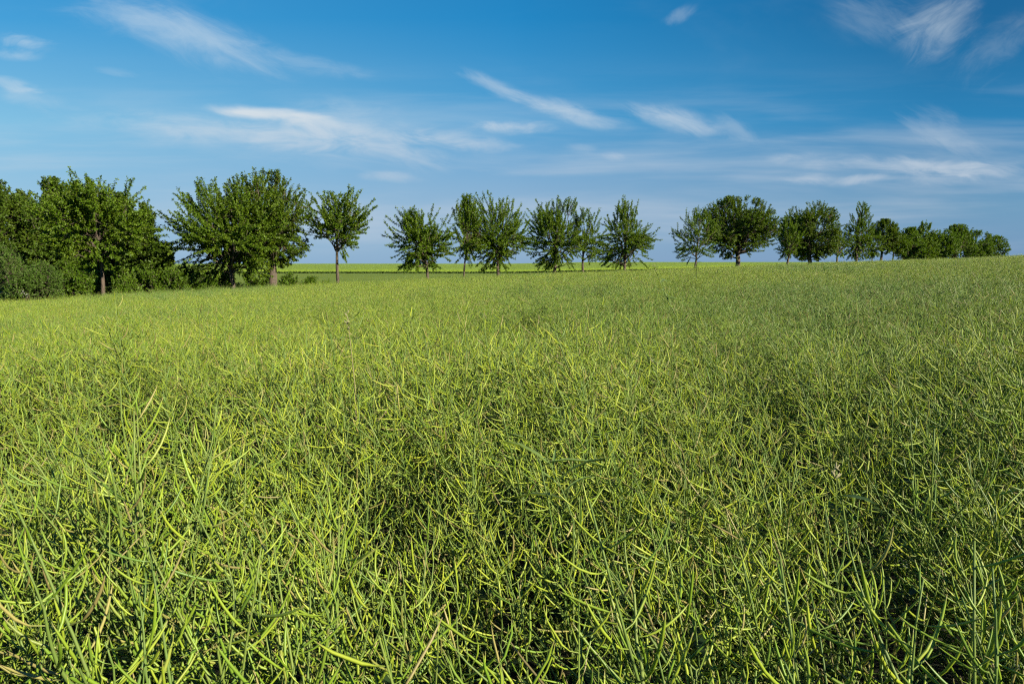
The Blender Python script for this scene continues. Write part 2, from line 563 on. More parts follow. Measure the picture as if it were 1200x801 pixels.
def add_ground():
    xs = np.unique(np.concatenate([np.linspace(-2500, -200, 14), np.linspace(-200, -60, 22), np.linspace(-60, 200, 131), np.linspace(200, 2500, 14)]))
    ys = np.unique(np.concatenate([np.linspace(-400, -20, 10), np.linspace(-20, 220, 150), np.linspace(220, 540, 30), np.linspace(540, 4000, 16)]))
    XX, YY = np.meshgrid(xs, ys)
    ZZ = ground_z(XX, YY)
    nx, ny = len(xs), len(ys)
    v = np.stack([XX, YY, ZZ], -1).reshape(-1, 3)
    f = [(j * nx + i, j * nx + i + 1, (j + 1) * nx + i + 1, (j + 1) * nx + i) for j in range(ny - 1) for i in range(nx - 1)]
    me = bpy.data.meshes.new("ground")
    me.from_pydata(v.tolist(), [], f)
    me.materials.append(M_GROUND)
    me.polygons.foreach_set('use_smooth', np.ones(len(f), dtype=bool))
    a_ = me.attributes.new("meadow", 'FLOAT', 'POINT')
    a_.data.foreach_set('value', smooth01((YY - row_y(XX) + 2.0) / 2.5).reshape(-1).astype(np.float32))
    o = bpy.data.objects.new("ground", me)
    COL.objects.link(o)
    tag(o, kind='structure')
    # far field: a raised sheet of bright crop with a front face
    rs = np.random.RandomState(5)
    xs = np.linspace(-420, 330, 260)
    ys = np.concatenate([[160.0, 160.4], np.linspace(161, 200, 40), np.linspace(203, 560, 60)])
    XX, YY = np.meshgrid(xs, ys)
    ZZ = ground_z(XX, YY) + 0.75 + rs.uniform(-0.07, 0.07, XX.shape)
    ZZ[0] = ground_z(XX[0], YY[0]) - 0.05
    nx, ny = len(xs), len(ys)
    v = np.stack([XX, YY, ZZ], -1).reshape(-1, 3)
    f = [(j * nx + i, j * nx + i + 1, (j + 1) * nx + i + 1, (j + 1) * nx + i) for j in range(ny - 1) for i in range(nx - 1)]
    me = bpy.data.meshes.new("far_field")
    me.from_pydata(v.tolist(), [], f)
    me.materials.append(M_FAR)
    o = bpy.data.objects.new("far_field", me)
    COL.objects.link(o)
    tag(o, kind='structure')
    # dark rough-grass strip in front of the far field: short tufts
    mb = MB()
    rr = random.Random(3)
    for i in range(9000):
        x = rr.uniform(-150, 90)
        y = 157 + rr.uniform(-1.4, 1.4)
        h = rr.uniform(0.22, 0.48)
        w = rr.uniform(0.10, 0.3)
        z = float(ground_z(x, y))
        an = rr.uniform(0, 6.3)
        cx, sx = math.cos(an) * w, math.sin(an) * w
        lx, ly = rr.uniform(-.15, .15), rr.uniform(-.15, .15)
        mb.add([(x - cx, y - sx, z), (x + cx, y + sx, z), (x + cx * .5 + lx, y + sx * .5 + ly, z + h), (x - cx * .4 + lx, y - sx * .4 + ly, z + h * .8)], [(0, 1, 2, 3)])
    o = mb.build("rough_grass_strip", [M_STRIP])
    tag(o, "dark strip of rough grass between the meadow and the bright far field", "grass", kind='stuff')


add_ground()

# ------------------------------------------------------------------ rapeseed plants
NPR = np.random.RandomState


def frame_from(t, rs):
    t = t / np.linalg.norm(t)
    a_ = np.array([0, 0, 1.0]) if abs(t[2]) < 0.9 else np.array([1.0, 0, 0])
    u_ = np.cross(t, a_)
    u_ /= np.linalg.norm(u_)
    return u_, np.cross(t, u_), t


def pod_shape(k):
    """centre line along +Z bending towards +X, with its pedicel; unit metres"""
    rs = NPR(100 + k)
    L = rs.uniform(0.062, 0.102)
    ped = rs.uniform(0.012, 0.020)
    bend = rs.uniform(0.1, 1.15)
    s = np.array([0, 0.5, 1.0])
    ts = np.array([0.0, 0.06, 0.2, 0.45, 0.7, 0.86, 0.93, 1.0])
    rad = np.array([0.0009, 0.0014, 0.00185, 0.00195, 0.0018, 0.0013, 0.0007, 0.00035]) * rs.uniform(0.85, 1.12)
    pts, rr, al = [], [], []
    ang0 = rs.uniform(0.2, 0.5)                     # the pedicel stands off more than the pod
    for q in (0.0, 0.6):
        pts.append((q * ped * math.sin(ang0), 0, q * ped * math.cos(ang0)))
        rr.append(0.0008)
        al.append(0.02)
    p = np.array([ped * math.sin(ang0), 0, ped * math.cos(ang0)])
    lump = rs.uniform(-0.12, 0.12, len(ts))
    prev = 0.0
    for i, t_ in enumerate(ts):
        th = -bend * t_ + 0.15
        p = p + (t_ - prev) * L * np.array([math.sin(th), 0.12 * math.sin(3 * t_ + k), math.cos(th)])
        prev = t_
        pts.append(tuple(p))
        rr.append(rad[i] * (1 + (lump[i] if 0 < i < 5 else 0)))
        al.append(0.08 + 0.92 * t_)
    return np.array(pts), np.array(rr), np.array(al)


PODS = [pod_shape(k) for k in range(12)]
POD_MESH = []
for k in range(12):
    mb_ = MB()
    mb_.tube(PODS[k][0], PODS[k][1], 6, 0, PODS[k][2])
    POD_MESH.append(mb_.mesh("seed_pod", [M_POD]))


def plant_skeleton(seed):
    """stems: list of (pts, radii); pods: list of (4x4 matrix, pod kind); leaves"""
    rs = NPR(seed)
    stems, pods, leaves = [], [], []
    H = CROP_H
    lean = rs.normal(0, 0.06, 2)
    curve = rs.normal(0, 0.05, 2)
    ss = np.linspace(0, 1, 12)
    main = np.stack([lean[0] * ss * H + curve[0] * ss ** 2.5 * H, lean[1] * ss * H + curve[1] * ss ** 2.5 * H, ss * H * rs.uniform(0.96, 1.03)], -1)
    stems.append((main, np.linspace(0.0072, 0.0016, 12)))

    def raceme(pts, s0, spacing, big):
        seg = np.linalg.norm(np.diff(pts, axis=0), axis=1)
        cum = np.concatenate([[0], np.cumsum(seg)])
        L = cum[-1]
        d_ = s0 * L
        ph = rs.uniform(0, 6.28)
        while d_ < L * 0.985:
            i = min(np.searchsorted(cum, d_) - 1, len(seg) - 1)
            i = max(i, 0)
            w_ = (d_ - cum[i]) / max(seg[i], 1e-6)
            p = pts[i] * (1 - w_) + pts[i + 1] * w_
            u_, v_, t_ = frame_from(pts[i + 1] - pts[i], rs)
            ph += 2.4 + rs.normal(0, 0.25)
            out_ = math.cos(ph) * u_ + math.sin(ph) * v_
            frac = d_ / L
            an = rs.uniform(0.85, 1.62) * (1.05 - 0.35 * frac)
            zax = math.cos(an) * t_ + math.sin(an) * out_
            zax += np.array([0, 0, 0.05])
            zax /= np.linalg.norm(zax)
            xax = out_ - zax * out_.dot(zax)
            xax /= np.linalg.norm(xax)
            yax = np.cross(zax, xax)
            sc = rs.uniform(1.08, 1.50) * big * (1.0 if frac < 0.86 else 0.62)
            M_ = np.eye(4)
            M_[:3, 0], M_[:3, 1], M_[:3, 2], M_[:3, 3] = xax * sc, yax * sc, zax * sc, p
            pods.append((M_, int(rs.randint(12))))
            d_ += spacing * rs.uniform(0.7, 1.35)

    raceme(main, 0.56, 0.026, 1.12)
    nb = rs.randint(5, 8)
    az = rs.uniform(0, 6.28)
    for b_ in range(nb):
        f_ = 0.42 + 0.36 * (b_ + rs.uniform(0, 0.8)) / nb
        az += 2.4 + rs.normal(0, 0.3)
        i = f_ * 11
        i0 = int(i)
        p0 = main[i0] * (1 - (i - i0)) + main[i0 + 1] * (i - i0)
        L = (H * rs.uniform(0.70, 0.98) - p0[2]) / 0.84
        L = float(np.clip(L, 0.28, 0.75))
        th0 = rs.uniform(0.55, 0.95)
        th1 = rs.uniform(0.10, 0.45)
        n = 9
        pts = [p0]
        for q in range(n - 1):
            th = th0 + (th1 - th0) * (q / (n - 2)) ** 0.7
            d_ = np.array([math.sin(th) * math.cos(az), math.sin(th) * math.sin(az), math.cos(th)])
            pts.append(pts[-1] + d_ * L / (n - 1) + rs.normal(0, 0.004, 3))
        pts = np.array(pts)
        stems.append((pts, np.linspace(0.0040, 0.0012, n)))
        raceme(pts, 0.26, 0.031, rs.uniform(0.90, 1.08))
    for q in range(8):
        z = rs.uniform(0.45, 0.92)
        leaves.append((np.array([lean[0] * z, lean[1] * z, z]), rs.uniform(0, 6.28), rs.uniform(0.07, 0.13), rs.uniform(0.2, 0.9)))
    if len(pods) > 98:
        idx = sorted(rs.permutation(len(pods))[:98])
        pods = [pods[i] for i in idx]
    return stems, pods, leaves


def leaf_poly(mb, p, az, L, droop, mi):
    d_ = np.array([math.cos(az), math.sin(az), 0])
    n_ = np.array([-math.sin(az), math.cos(az), 0])
    pts = []
    for s_, w_ in ((0, .05), (.3, .22), (.65, .2), (1, .02)):
        c = p + d_ * s_ * L * math.cos(droop) + np.array([0, 0, 0.25 * L * s_ - droop * L * s_ * s_])
        pts += [c - n_ * w_ * L, c + n_ * w_ * L]
    mb.add(pts, [(0, 1, 3, 2), (2, 3, 5, 4), (4, 5, 7, 6)], mi)


SKEL = [plant_skeleton(s) for s in range(16)]


def xf(M_, p):
    return p @ M_[:3, :3].T + M_[:3, 3]


class QM:
    """fast all-quad mesh collector (materials: pod, stem, leaf)"""

    def __init__(self):
        self.v, self.f, self.mi, self.al, self.nv = [], [], [], [], 0

    def add(self, v_, f_, mi, al):
        self.v.append(v_)
        self.f.append(f_ + self.nv)
        self.mi.append(mi)
        self.al.append(al)
        self.nv += len(v_)

    def cat(self):
        return (np.concatenate(self.v), np.concatenate(self.f), np.concatenate(self.mi), np.concatenate(self.al))

    def mesh(self, name, mats):
        v_, f_, mi, al = self.cat()
        me_ = bpy.data.meshes.new(name)
        me_.vertices.add(len(v_))
        me_.vertices.foreach_set('co', v_.astype(np.float32).ravel())
        me_.loops.add(4 * len(f_))
        me_.loops.foreach_set('vertex_index', f_.astype(np.int32).ravel())
        me_.polygons.add(len(f_))
        me_.polygons.foreach_set('loop_start', (np.arange(len(f_)) * 4).astype(np.int32))
        me_.polygons.foreach_set('material_index', mi.astype(np.int32))
        me_.polygons.foreach_set('use_smooth', np.ones(len(f_), dtype=bool))
        for m_ in mats:
            me_.materials.append(m_)
        a__ = me_.attributes.new("along", 'FLOAT', 'POINT')
        a__.data.foreach_set('value', al.astype(np.float32))
        me_.update(calc_edges=True)
        return me_


_cache = {}


def plant_arrays(k, lod):
    """merged quads of one plant; lod 1 = light, 2 = coarse"""
    if (k, lod) in _cache:
        return _cache[(k, lod)]
    stems, pods, leaves = SKEL[k]
    mb = MB()
    for i, (pts, rad) in enumerate(stems):
        st_ = 4 if lod == 2 else 2
        mb.tube(pts[::st_], rad[::st_] * (1.15 if lod == 2 else 1), 3, 1, cap=False)
    for Mp, kk in pods:
        pts, rad, al = PODS[kk]
        if lod == 1:
            ii = [0, 2, 4, 6, 9]
            mb.tube(xf(Mp, pts[ii]), rad[ii] * 1.08, 4, 0, al[ii], cap=False)
        else:
            ii = [1, 5, 9]
            mb.tube(xf(Mp, pts[ii]), rad[ii] * 1.25, 3, 0, al[ii], cap=False)
    if lod == 1:
        for p, az, L, dr in leaves:
            leaf_poly(mb, p, az, L, dr, 2)
    r_ = (np.concatenate(mb.v), np.array(mb.f), np.array(mb.mi), np.concatenate(mb.al))
    _cache[(k, lod)] = r_
    return r_


def lean_matrix(lx, ly, rz, sc):
    """4x4: turn about Z, then lean by the vector (lx, ly), uniform scale sc"""
    a_ = math.hypot(lx, ly)
    q = Quaternion((-ly / a_, lx / a_, 0), a_) if a_ > 1e-6 else Quaternion()
    return (q.to_matrix().to_4x4() @ Matrix.Rotation(rz, 4, 'Z') @ Matrix.Scale(sc, 4))


def vnoise(X, Y, seed):
    rs = NPR(seed)
    s_ = 0
    for i in range(7):
        k_ = rs.uniform(0.5, 1.0) * 2 ** (i * 0.45)
        th, ph = rs.uniform(0, 6.28), rs.uniform(0, 6.28)
        s_ = s_ + np.sin(k_ * (np.cos(th) * X + np.sin(th) * Y) + ph + 0.8 * np.sin(0.37 * k_ * (np.sin(th) * X - np.cos(th) * Y) + ph * 2)) / (1 + 0.35 * i)
    return s_ / 2.6


LEAN_X, LEAN_Y = -0.30, 0.05          # the whole crop leans to the left
RS = NPR(11)


def scale_at(X, Y):
    return 0.955 + 0.135 * vnoise(X * 2.1, Y * 2.1, 3) + 0.03 * vnoise(X * 0.35, Y * 0.35, 8)


def lean_at(X, Y):
    return (LEAN_X + 0.20 * vnoise(X * 1.1, Y * 1.1, 21), LEAN_Y + 0.20 * vnoise(X * 1.1, Y * 1.1, 22))


# --- candidate plants near the camera
NEAR_END = 5.4
cell = 0.188
gx = np.arange(-8, 8, cell)
gy = np.arange(-2.6, NEAR_END, cell)
PX, PY = np.meshgrid(gx, gy)
PX = (PX + RS.uniform(-0.5, 0.5, PX.shape) * cell * 0.95).ravel()
PY = (PY + RS.uniform(-0.5, 0.5, PY.shape) * cell * 0.95).ravel()
ok = (np.abs(PX) < 0.86 * np.maximum(PY, 0) + 2.6) & (np.hypot(PX, PY) > 0.42)
ok &= (vnoise(PX * 2.4, PY * 2.4, 57) > -0.66) | (RS.uniform(0, 1, len(PX)) < 0.40) | (np.hypot(PX, PY) < 2.4)    # thin spots in the stand
PX, PY = PX[ok], PY[ok]
PZ = ground_z(PX, PY)
lx_, ly_ = lean_at(PX, PY)
lx_ = lx_ + RS.normal(0, 0.16, len(PX))
ly_ = ly_ + RS.normal(0, 0.16, len(PX))
rz_ = RS.uniform(0, 6.283, len(PX))
sc_ = scale_at(PX, PY) * (RS.normal(1.0, 0.05, len(PX)) + np.where(RS.uniform(0, 1, len(PX)) < 0.14, 0.09, 0.0))
sc_ = np.minimum(sc_, np.where(np.hypot(PX, PY) < 1.6, 1.06, 1.20))
kind_ = RS.randint(0, 16, len(PX))
# the ones that show largest: their upper part projects inside the frame
c_, s_ = math.cos(PITCH), math.sin(PITCH)


def proj(X, Y, Z):
    dep = Y * c_ - (Z - EYE) * s_
    up = Y * s_ + (Z - EYE) * c_
    dep_ = np.where(dep > 0.05, dep, 0.05)
    return 600 + F * X / dep_, 400.5 - F * up / dep_, dep


hz = CROP_H * 0.93 * sc_
px_, py_, dep_ = proj(PX + lx_ * hz, PY + ly_ * hz, PZ + hz)
vis = (dep_ > 0.3) & (px_ > 5) & (px_ < 1195) & (py_ < 780)
order = np.argsort(np.where(vis, dep_, 1e9))
IND = order[:300]
DETAIL = 85                            # nearest plants whose every pod is a part of its own

stem_mesh, podset_mesh = {}, {}
for k, sk in enumerate(SKEL):
    mb = MB()
    for pts, rad in sk[0]:
        mb.tube(pts, rad, 6, 0)
    for p, az, L, dr in sk[2]:
        leaf_poly(mb, p, az, L, dr, 1)
    stem_mesh[k] = mb.mesh("stem", [M_STEM, M_RLEAF])
    mb = MB()
    for Mp, kk in sk[1]:
        pts, rad, al = PODS[kk]
        mb.tube(xf(Mp, pts), rad, 6, 0, al)
    podset_mesh[k] = mb.mesh("seed_pod", [M_POD])

proto_stem = {k: bpy.data.objects.new("stem", stem_mesh[k]) for k in stem_mesh}
proto_set = {k: bpy.data.objects.new("seed_pod", podset_mesh[k]) for k in podset_mesh}
for o in proto_set.values():
    o['kind'] = 'stuff'
proto_pod = [bpy.data.objects.new("seed_pod", m) for m in POD_MESH]
POD_MATS = {k: [(Matrix(Mp.tolist()), kk) for Mp, kk in SKEL[k][1]] for k in range(16)}
for n_, i in enumerate(IND):
    root = bpy.data.objects.new("rapeseed_plant", None)
    root.empty_display_size = 0.1
    COL.objects.link(root)
    Mw = Matrix.Translation((PX[i], PY[i], PZ[i])) @ lean_matrix(lx_[i], ly_[i], rz_[i], sc_[i])
    root.matrix_world = Mw
    tag(root, "green rapeseed plant with slim curved pods, nearest the camera in the foreground of the crop", "rapeseed plant",
        "rapeseed plants in the foreground")
    k = int(kind_[i])
    so = proto_stem[k].copy()
    COL.objects.link(so)
    so.parent = root
    if n_ < DETAIL:
        for Mp, kk in POD_MATS[k]:
            po = proto_pod[kk].copy()
            COL.objects.link(po)
            po.parent = root
            po.matrix_local = Mp
    else:
        po = proto_set[k].copy()
        COL.objects.link(po)
        po.parent = root

# --- everything else in the field: one stuff object that scatters merged plants and patches
src = bpy.data.collections.new("crop_sources")
n_src = 0


def add_src(qm):
    global n_src
    o = bpy.data.objects.new("crop_source_%03d" % n_src, qm.mesh("crop_source", [M_POD, M_STEM, M_RLEAF]))
    src.objects.link(o)
    n_src += 1
    return n_src - 1


ID_NEAR = []
for k in range(16):
    qm = QM()
    qm.add(*plant_arrays(k, 1))
    ID_NEAR.append(add_src(qm))


def patch(seed, lod, size, spacing, lx0, ly0):
    """a square bed of plants on a jittered grid; neighbouring beds butt together"""
    rs = NPR(seed)
    qm = QM()
    m_ = int(round(size / spacing))
    c = size / m_
    for i in range(m_):
        for j in range(m_):
            x = (i + 0.5 + rs.uniform(-0.5, 0.5)) * c - size / 2
            y = (j + 0.5 + rs.uniform(-0.5, 0.5)) * c - size / 2
            if vnoise(x * 2.4, y * 2.4, seed + 55) < -0.66 and rs.uniform() > 0.35:
                continue
            vx, vy = vnoise(x * 1.3, y * 1.3, seed + 1), vnoise(x * 1.3, y * 1.3, seed + 2)
            M_ = np.array(lean_matrix(lx0 + 0.20 * vx + rs.normal(0, 0.16), ly0 + 0.20 * vy + rs.normal(0, 0.16), rs.uniform(0, 6.28),
                                      (0.955 + 0.135 * vnoise(x * 2.1, y * 2.1, seed)) * (rs.normal(1.0, 0.05) + (0.09 if rs.uniform() < 0.14 else 0.0))))
            v_, f_, mi, al = plant_arrays(rs.randint(16), lod)
            qm.add(v_ @ M_[:3, :3].T + np.array([x, y, 0]), f_, mi, al)
    return add_src(qm)


MID, FARP = 2.0, 3.0
ID_MID = [patch(300 + q, 1, MID, 0.188, LEAN_X, LEAN_Y) for q in range(6)]
ID_FAR = [patch(400 + q, 2, FARP, 0.188, LEAN_X * 0.8, LEAN_Y) for q in range(6)]

pos, rot, scl, var = [], [], [], []
ind_set = set(IND.tolist())
for i in range(len(PX)):
    if i in ind_set:
        continue
    pos.append((PX[i], PY[i], PZ[i]))
    rot.append(tuple(lean_matrix(lx_[i], ly_[i], rz_[i], 1.0).to_euler()))
    scl.append(sc_[i])
    var.append(ID_NEAR[kind_[i]])


def scatter_patches(y0, y1, size, ids, turn):
    y = y0 + size / 2
    while y - size / 2 < y1 - 0.01:
        half = 0.86 * y + 4
        n_ = int(half / size) + 1
        for q in range(-n_, n_ + 1):
            X, Y = q * size + 0.3 * size * math.sin(y * 7.1), y
            if X > 150 or Y + size * 0.3 > row_y(X) - 1.2:
                continue
            z = float(ground_z(X, Y))
            gx_ = float(ground_z(X + .8, Y) - ground_z(X - .8, Y)) / 1.6
            gy_ = float(ground_z(X, Y + .8) - ground_z(X, Y - .8)) / 1.6
            pos.append((X, Y, z))
            tilt = lean_matrix(-gx_, -gy_, 0, 1.0)
            rot.append(tuple((tilt @ Matrix.Rotation(RS.randint(4) * math.pi / 2 if turn else 0, 4, 'Z')).to_euler()))
            scl.append(float(0.985 + 0.03 * vnoise(X * 0.35, Y * 0.35, 8)))
            var.append(int(ids[RS.randint(len(ids))]))
        y += size


scatter_patches(NEAR_END, NEAR_END + 12 * MID, MID, ID_MID, False)
scatter_patches(NEAR_END + 12 * MID, 186, FARP, ID_FAR, False)

me = bpy.data.meshes.new("rapeseed_crop")
me.from_pydata(pos, [], [])
a_ = me.attributes.new("rot", 'FLOAT_VECTOR', 'POINT')
a_.data.foreach_set('vector', np.array(rot, dtype=np.float32).ravel())
a_ = me.attributes.new("scl", 'FLOAT', 'POINT')
a_.data.foreach_set('value', np.array(scl, dtype=np.float32))
a_ = me.attributes.new("var", 'INT', 'POINT')
a_.data.foreach_set('value', np.array(var, dtype=np.int32))
crop = bpy.data.objects.new("rapeseed_crop", me)
COL.objects.link(crop)
tag(crop, "dense green rapeseed crop with ripening pods filling the field up to the trees", "rapeseed crop", kind='stuff')
ng = bpy.data.node_groups.new("scatter_crop", 'GeometryNodeTree')
ng.interface.new_socket("Geometry", in_out='INPUT', socket_type='NodeSocketGeometry')
ng.interface.new_socket("Geometry", in_out='OUTPUT', socket_type='NodeSocketGeometry')
nin, nout = ng.nodes.new('NodeGroupInput'), ng.nodes.new('NodeGroupOutput')
m2p = ng.nodes.new('GeometryNodeMeshToPoints')
iop = ng.nodes.new('GeometryNodeInstanceOnPoints')
ci = ng.nodes.new('GeometryNodeCollectionInfo')
ci.inputs['Collection'].default_value = src
ci.inputs['Separate Children'].default_value = True
ci.inputs['Reset Children'].default_value = True
iop.inputs['Pick Instance'].default_value = True


def named(nm, dt):
    nd = ng.nodes.new('GeometryNodeInputNamedAttribute')
    nd.data_type = dt
    nd.inputs['Name'].default_value = nm
    return nd.outputs[0]


e2r = ng.nodes.new('FunctionNodeEulerToRotation')
lk = ng.links.new
lk(nin.outputs[0], m2p.inputs['Mesh'])
lk(m2p.outputs[0], iop.inputs['Points'])
lk(ci.outputs[0], iop.inputs['Instance'])
lk(named("var", 'INT'), iop.inputs['Instance Index'])
lk(named("rot", 'FLOAT_VECTOR'), e2r.inputs[0])
lk(e2r.outputs[0], iop.inputs['Rotation'])
lk(named("scl", 'FLOAT'), iop.inputs['Scale'])
lk(iop.outputs[0], nout.inputs[0])
md = crop.modifiers.new("scatter", 'NODES')
md.node_group = ng
print("crop points", len(pos))


# ------------------------------------------------------------------ trees
def unit(v):
    return v / max(np.linalg.norm(v), 1e-9)


def bez(p0, p1, p2, n):
    t_ = np.linspace(0, 1, n)[:, None]
    return (1 - t_) ** 2 * p0 + 2 * (1 - t_) * t_ * p1 + t_ ** 2 * p2


def leaves_mesh(P, D, size, rs, mats, name, parent, wide=0.5):
    """P: leaf bases, D: leaf directions; each leaf a folded four-sided blade"""
    n = len(P)
    up = np.stack([rs.normal(0, 0.55, n), rs.normal(0, 0.55, n), rs.uniform(0.2, 1.0, n)], -1)
    side = np.cross(D, up)
    side /= np.maximum(np.linalg.norm(side, axis=1, keepdims=True), 1e-6)
    nor = np.cross(side, D)
    L = (size * rs.uniform(0.7, 1.25, n))[:, None]
    w_ = L * wide * rs.uniform(0.8, 1.15, n)[:, None]
    tip = P + D * L - nor * L * 0.12
    l_ = P + D * L * 0.5 + side * w_ * 0.5 + nor * L * 0.07
    r_ = P + D * L * 0.5 - side * w_ * 0.5 + nor * L * 0.07
    V = np.stack([P, r_, tip, l_], 1).reshape(-1, 3)
    me_ = bpy.data.meshes.new(name)
    me_.vertices.add(4 * n)
    me_.vertices.foreach_set('co', V.astype(np.float32).ravel())
    idx = (np.arange(n)[:, None] * 4 + np.array([0, 1, 2, 0, 2, 3])[None]).ravel()
    me_.loops.add(6 * n)
    me_.loops.foreach_set('vertex_index', idx.astype(np.int32))
    me_.polygons.add(2 * n)
    me_.polygons.foreach_set('loop_start', (np.arange(2 * n) * 3).astype(np.int32))
    me_.update(calc_edges=True)
    for m in mats:
        me_.materials.append(m)
    o = bpy.data.objects.new(name, me_)
    COL.objects.link(o)
    o.parent = parent
    return o


def grow(name, label, cat, group, px, Y, xl, xr, yt, yb, trunk_px, style, seed, n_shoot, leaf, mats,
         lean=0.0, lumps=16, per_m=30, shoot=(0.5, 1.1), fork=None, crown_name="crown", depth=1.0, wide=0.5, crownx=None, bare=0.0, plume=0.16):
    spiky = style != 'bush' and mats[0] is M_CHERRY
    if spiky:
        shoot = (shoot[0] * 1.15, shoot[1] * 1.3)
        n_shoot = n_shoot * 0.70
        per_m = per_m * 1.5
    rs = NPR(seed)
    base = at(px, 300, Y)
    gz = float(ground_z(base.x, Y))
    root = empty(name, (base.x, Y, gz))
    tag(root, label, cat, group)
    s_ = Y / F
    wl, wr = (px - xl) * s_, (xr - px) * s_
    ztop = at(px, yt, Y).z - gz
    zbot = at(px, yb, Y).z - gz
    cx = (wr - wl) / 2 if crownx is None else (crownx - px) * s_
    rx = (wl + wr) / 2
    rz = (ztop - zbot) / 2
    cz = (ztop + zbot) / 2
    ry = rx * depth
    C0 = np.array([cx, 0, cz])

    def prof(h):                       # h in -1..1, radius factor by crown style
        h = np.clip(h, -1, 1)
        if style == 'cone':
            return np.where(h > -0.45, (1 - (h + 0.45) / 1.45) ** 0.85 * 0.92 + 0.10, np.sqrt(np.maximum(0, 1 - ((h + 0.45) / 0.6) ** 2)))
        if style == 'vase':
            return np.sqrt(np.maximum(0.02, 1 - ((h - 0.05) / 1.08) ** 2)) * (0.62 + 0.38 * np.clip(h + 0.6, 0, 1))
        if style == 'low':             # widest in its lower half
            return np.sqrt(np.maximum(0.02, 1 - ((h + 0.25) / 1.28) ** 2)) * np.clip(1.35 + h, 0.45, 1) ** 0.5
        return np.sqrt(np.maximum(0.01, 1 - h * h))

    def inside(n, shell=0.45, rmax=1.0):
        h = rs.uniform(-1, 1, n * 3)
        keep = rs.uniform(0, 1, n * 3) < prof(h) ** 1.6
        h = h[keep][:n]
        th = rs.uniform(0, 6.283, len(h))
        r_ = rmax * rs.uniform(0, 1, len(h)) ** shell * prof(h)
        return np.stack([cx + rx * r_ * np.cos(th), ry * r_ * np.sin(th), cz + rz * h * 0.97], -1)

    # trunk up into the crown
    tr = trunk_px * s_ * 0.5
    mb = MB()
    ztr = zbot + (ztop - zbot) * (0.72 if style == 'cone' else 0.5)
    n = 9
    k_ = np.linspace(0, 1, n)
    wob = np.cumsum(rs.normal(0, tr * 0.25, (n, 2)), axis=0)
    wob[0] = 0
    tx = lean * k_ ** 1.0 * ztr + cx * 0.55 * k_ ** 2
    trunk = np.stack([tx + wob[:, 0], wob[:, 1], k_ * ztr], -1)
    rad = tr * (1.0 - 0.62 * k_)
    rad[0] *= 1.25
    if style != 'bush':
        mb.tube(trunk, rad, 9)
    # lumps are where the limbs end
    lumps = int(lumps * 1.7)
    LC = inside(lumps, 0.5, 0.90)
    limbs = []
    zs = max(zbot * 0.92, 0.25)
    for c in LC:
        lo = zs / ztr
        f_ = np.clip(lo + (c[2] / ztr - lo) * rs.uniform(0.15, 0.5), lo * 0.98, 0.98) if style != 'bush' else rs.uniform(0.02, 0.3)
        if fork is not None:
            f_ = np.clip(f_, fork, 0.98)
        i = f_ * (n - 1)
        i0 = min(int(i), n - 2)
        p0 = trunk[i0] * (1 - (i - i0)) + trunk[i0 + 1] * (i - i0)
        if style == 'bush':
            p0 = np.array([rs.uniform(-.3, .3) * rx, rs.uniform(-.3, .3) * ry, 0.0])
        mid = (p0 + c) / 2 + np.array([(c[0] - p0[0]) * 0.12, (c[1] - p0[1]) * 0.12, -0.10 * np.linalg.norm(c - p0) + 0.02])
        pts = bez(p0, mid, c, 7)
        pts[1:-1] += rs.normal(0, 0.03, (5, 3))
        r0 = tr * (0.42 if style != 'bush' else 1.0) * rs.uniform(0.7, 1.1) * (1 - 0.3 * f_)
        mb.tube(pts, np.linspace(r0, max(r0 * 0.25, 0.008), 7), 6)
        limbs.append(pts)
    AL = np.concatenate([l_[2:] for l_ in limbs])
    # shoots around every lump, pointing outward and up
    LP, LD = [], []
    lr = np.array([rx, ry, rz]) * (0.34 if lumps > 17 else 0.42)
    axis = np.array([cx * 0.6, 0, zbot + 0.25 * (ztop - zbot)])
    n_all = int(n_shoot * 1.7)
    n_out = int(n_shoot * plume) if spiky else 0
    for q in range(n_all + n_out):
        outer = q >= n_all
        c = LC[rs.randint(lumps)]
        p = c + rs.normal(0, 0.5, 3) * lr
        if outer:                      # long single shoots that break the outline
            h_ = rs.uniform(-0.35, 0.95)
            th_ = rs.uniform(0, 6.283)
            r_ = 0.93 * float(prof(np.array([h_]))[0])
            p = np.array([cx + rx * r_ * math.cos(th_), ry * r_ * math.sin(th_), cz + rz * h_ * 0.97])
        hh = (p[2] - cz) / rz
        rr_ = math.hypot((p[0] - cx) / rx, p[1] / ry)
        lim = float(prof(np.array([hh]))[0])
        if abs(hh) > 1.0 or rr_ > lim:
            f_ = min(1.0, 0.97 / max(abs(hh), 1e-3))
            p[2] = cz + (p[2] - cz) * f_
            lim = float(prof(np.array([(p[2] - cz) / rz]))[0])
            if rr_ > lim:
                p[0] = cx + (p[0] - cx) * lim / rr_
                p[1] = p[1] * lim / rr_
        d_ = p - axis
        d_ = unit(d_ * np.array([1.35, 1.35, 1.0]))
        d_ = unit(d_ + np.array([0, 0, 0.26]) * (1 if p[2] > cz else -0.9) + rs.normal(0, 0.30, 3))
        L = rs.uniform(*shoot)
        so_ = 0.45 if spiky else 0.2
        if outer:
            L = shoot[1] * rs.uniform(0.7, 1.15)
            so_ = 0.62
        p0 = p - d_ * L * (1 - so_)
        p1 = p + d_ * L * so_
        nb_ = AL[np.argmin(np.sum((AL - p0) ** 2, 1))]
        mid = (nb_ + p0) / 2 + np.array([0, 0, -0.03])
        if np.linalg.norm(nb_ - p0) > 0.05:
            mb.tube(bez(nb_, mid, p0, 4), [0.018, 0.015, 0.013, 0.011], 3, cap=False)
        sag = np.array([0, 0, -0.06 * L])
        sh = bez(p0, (p0 + p1) / 2 + sag, p1, 4)
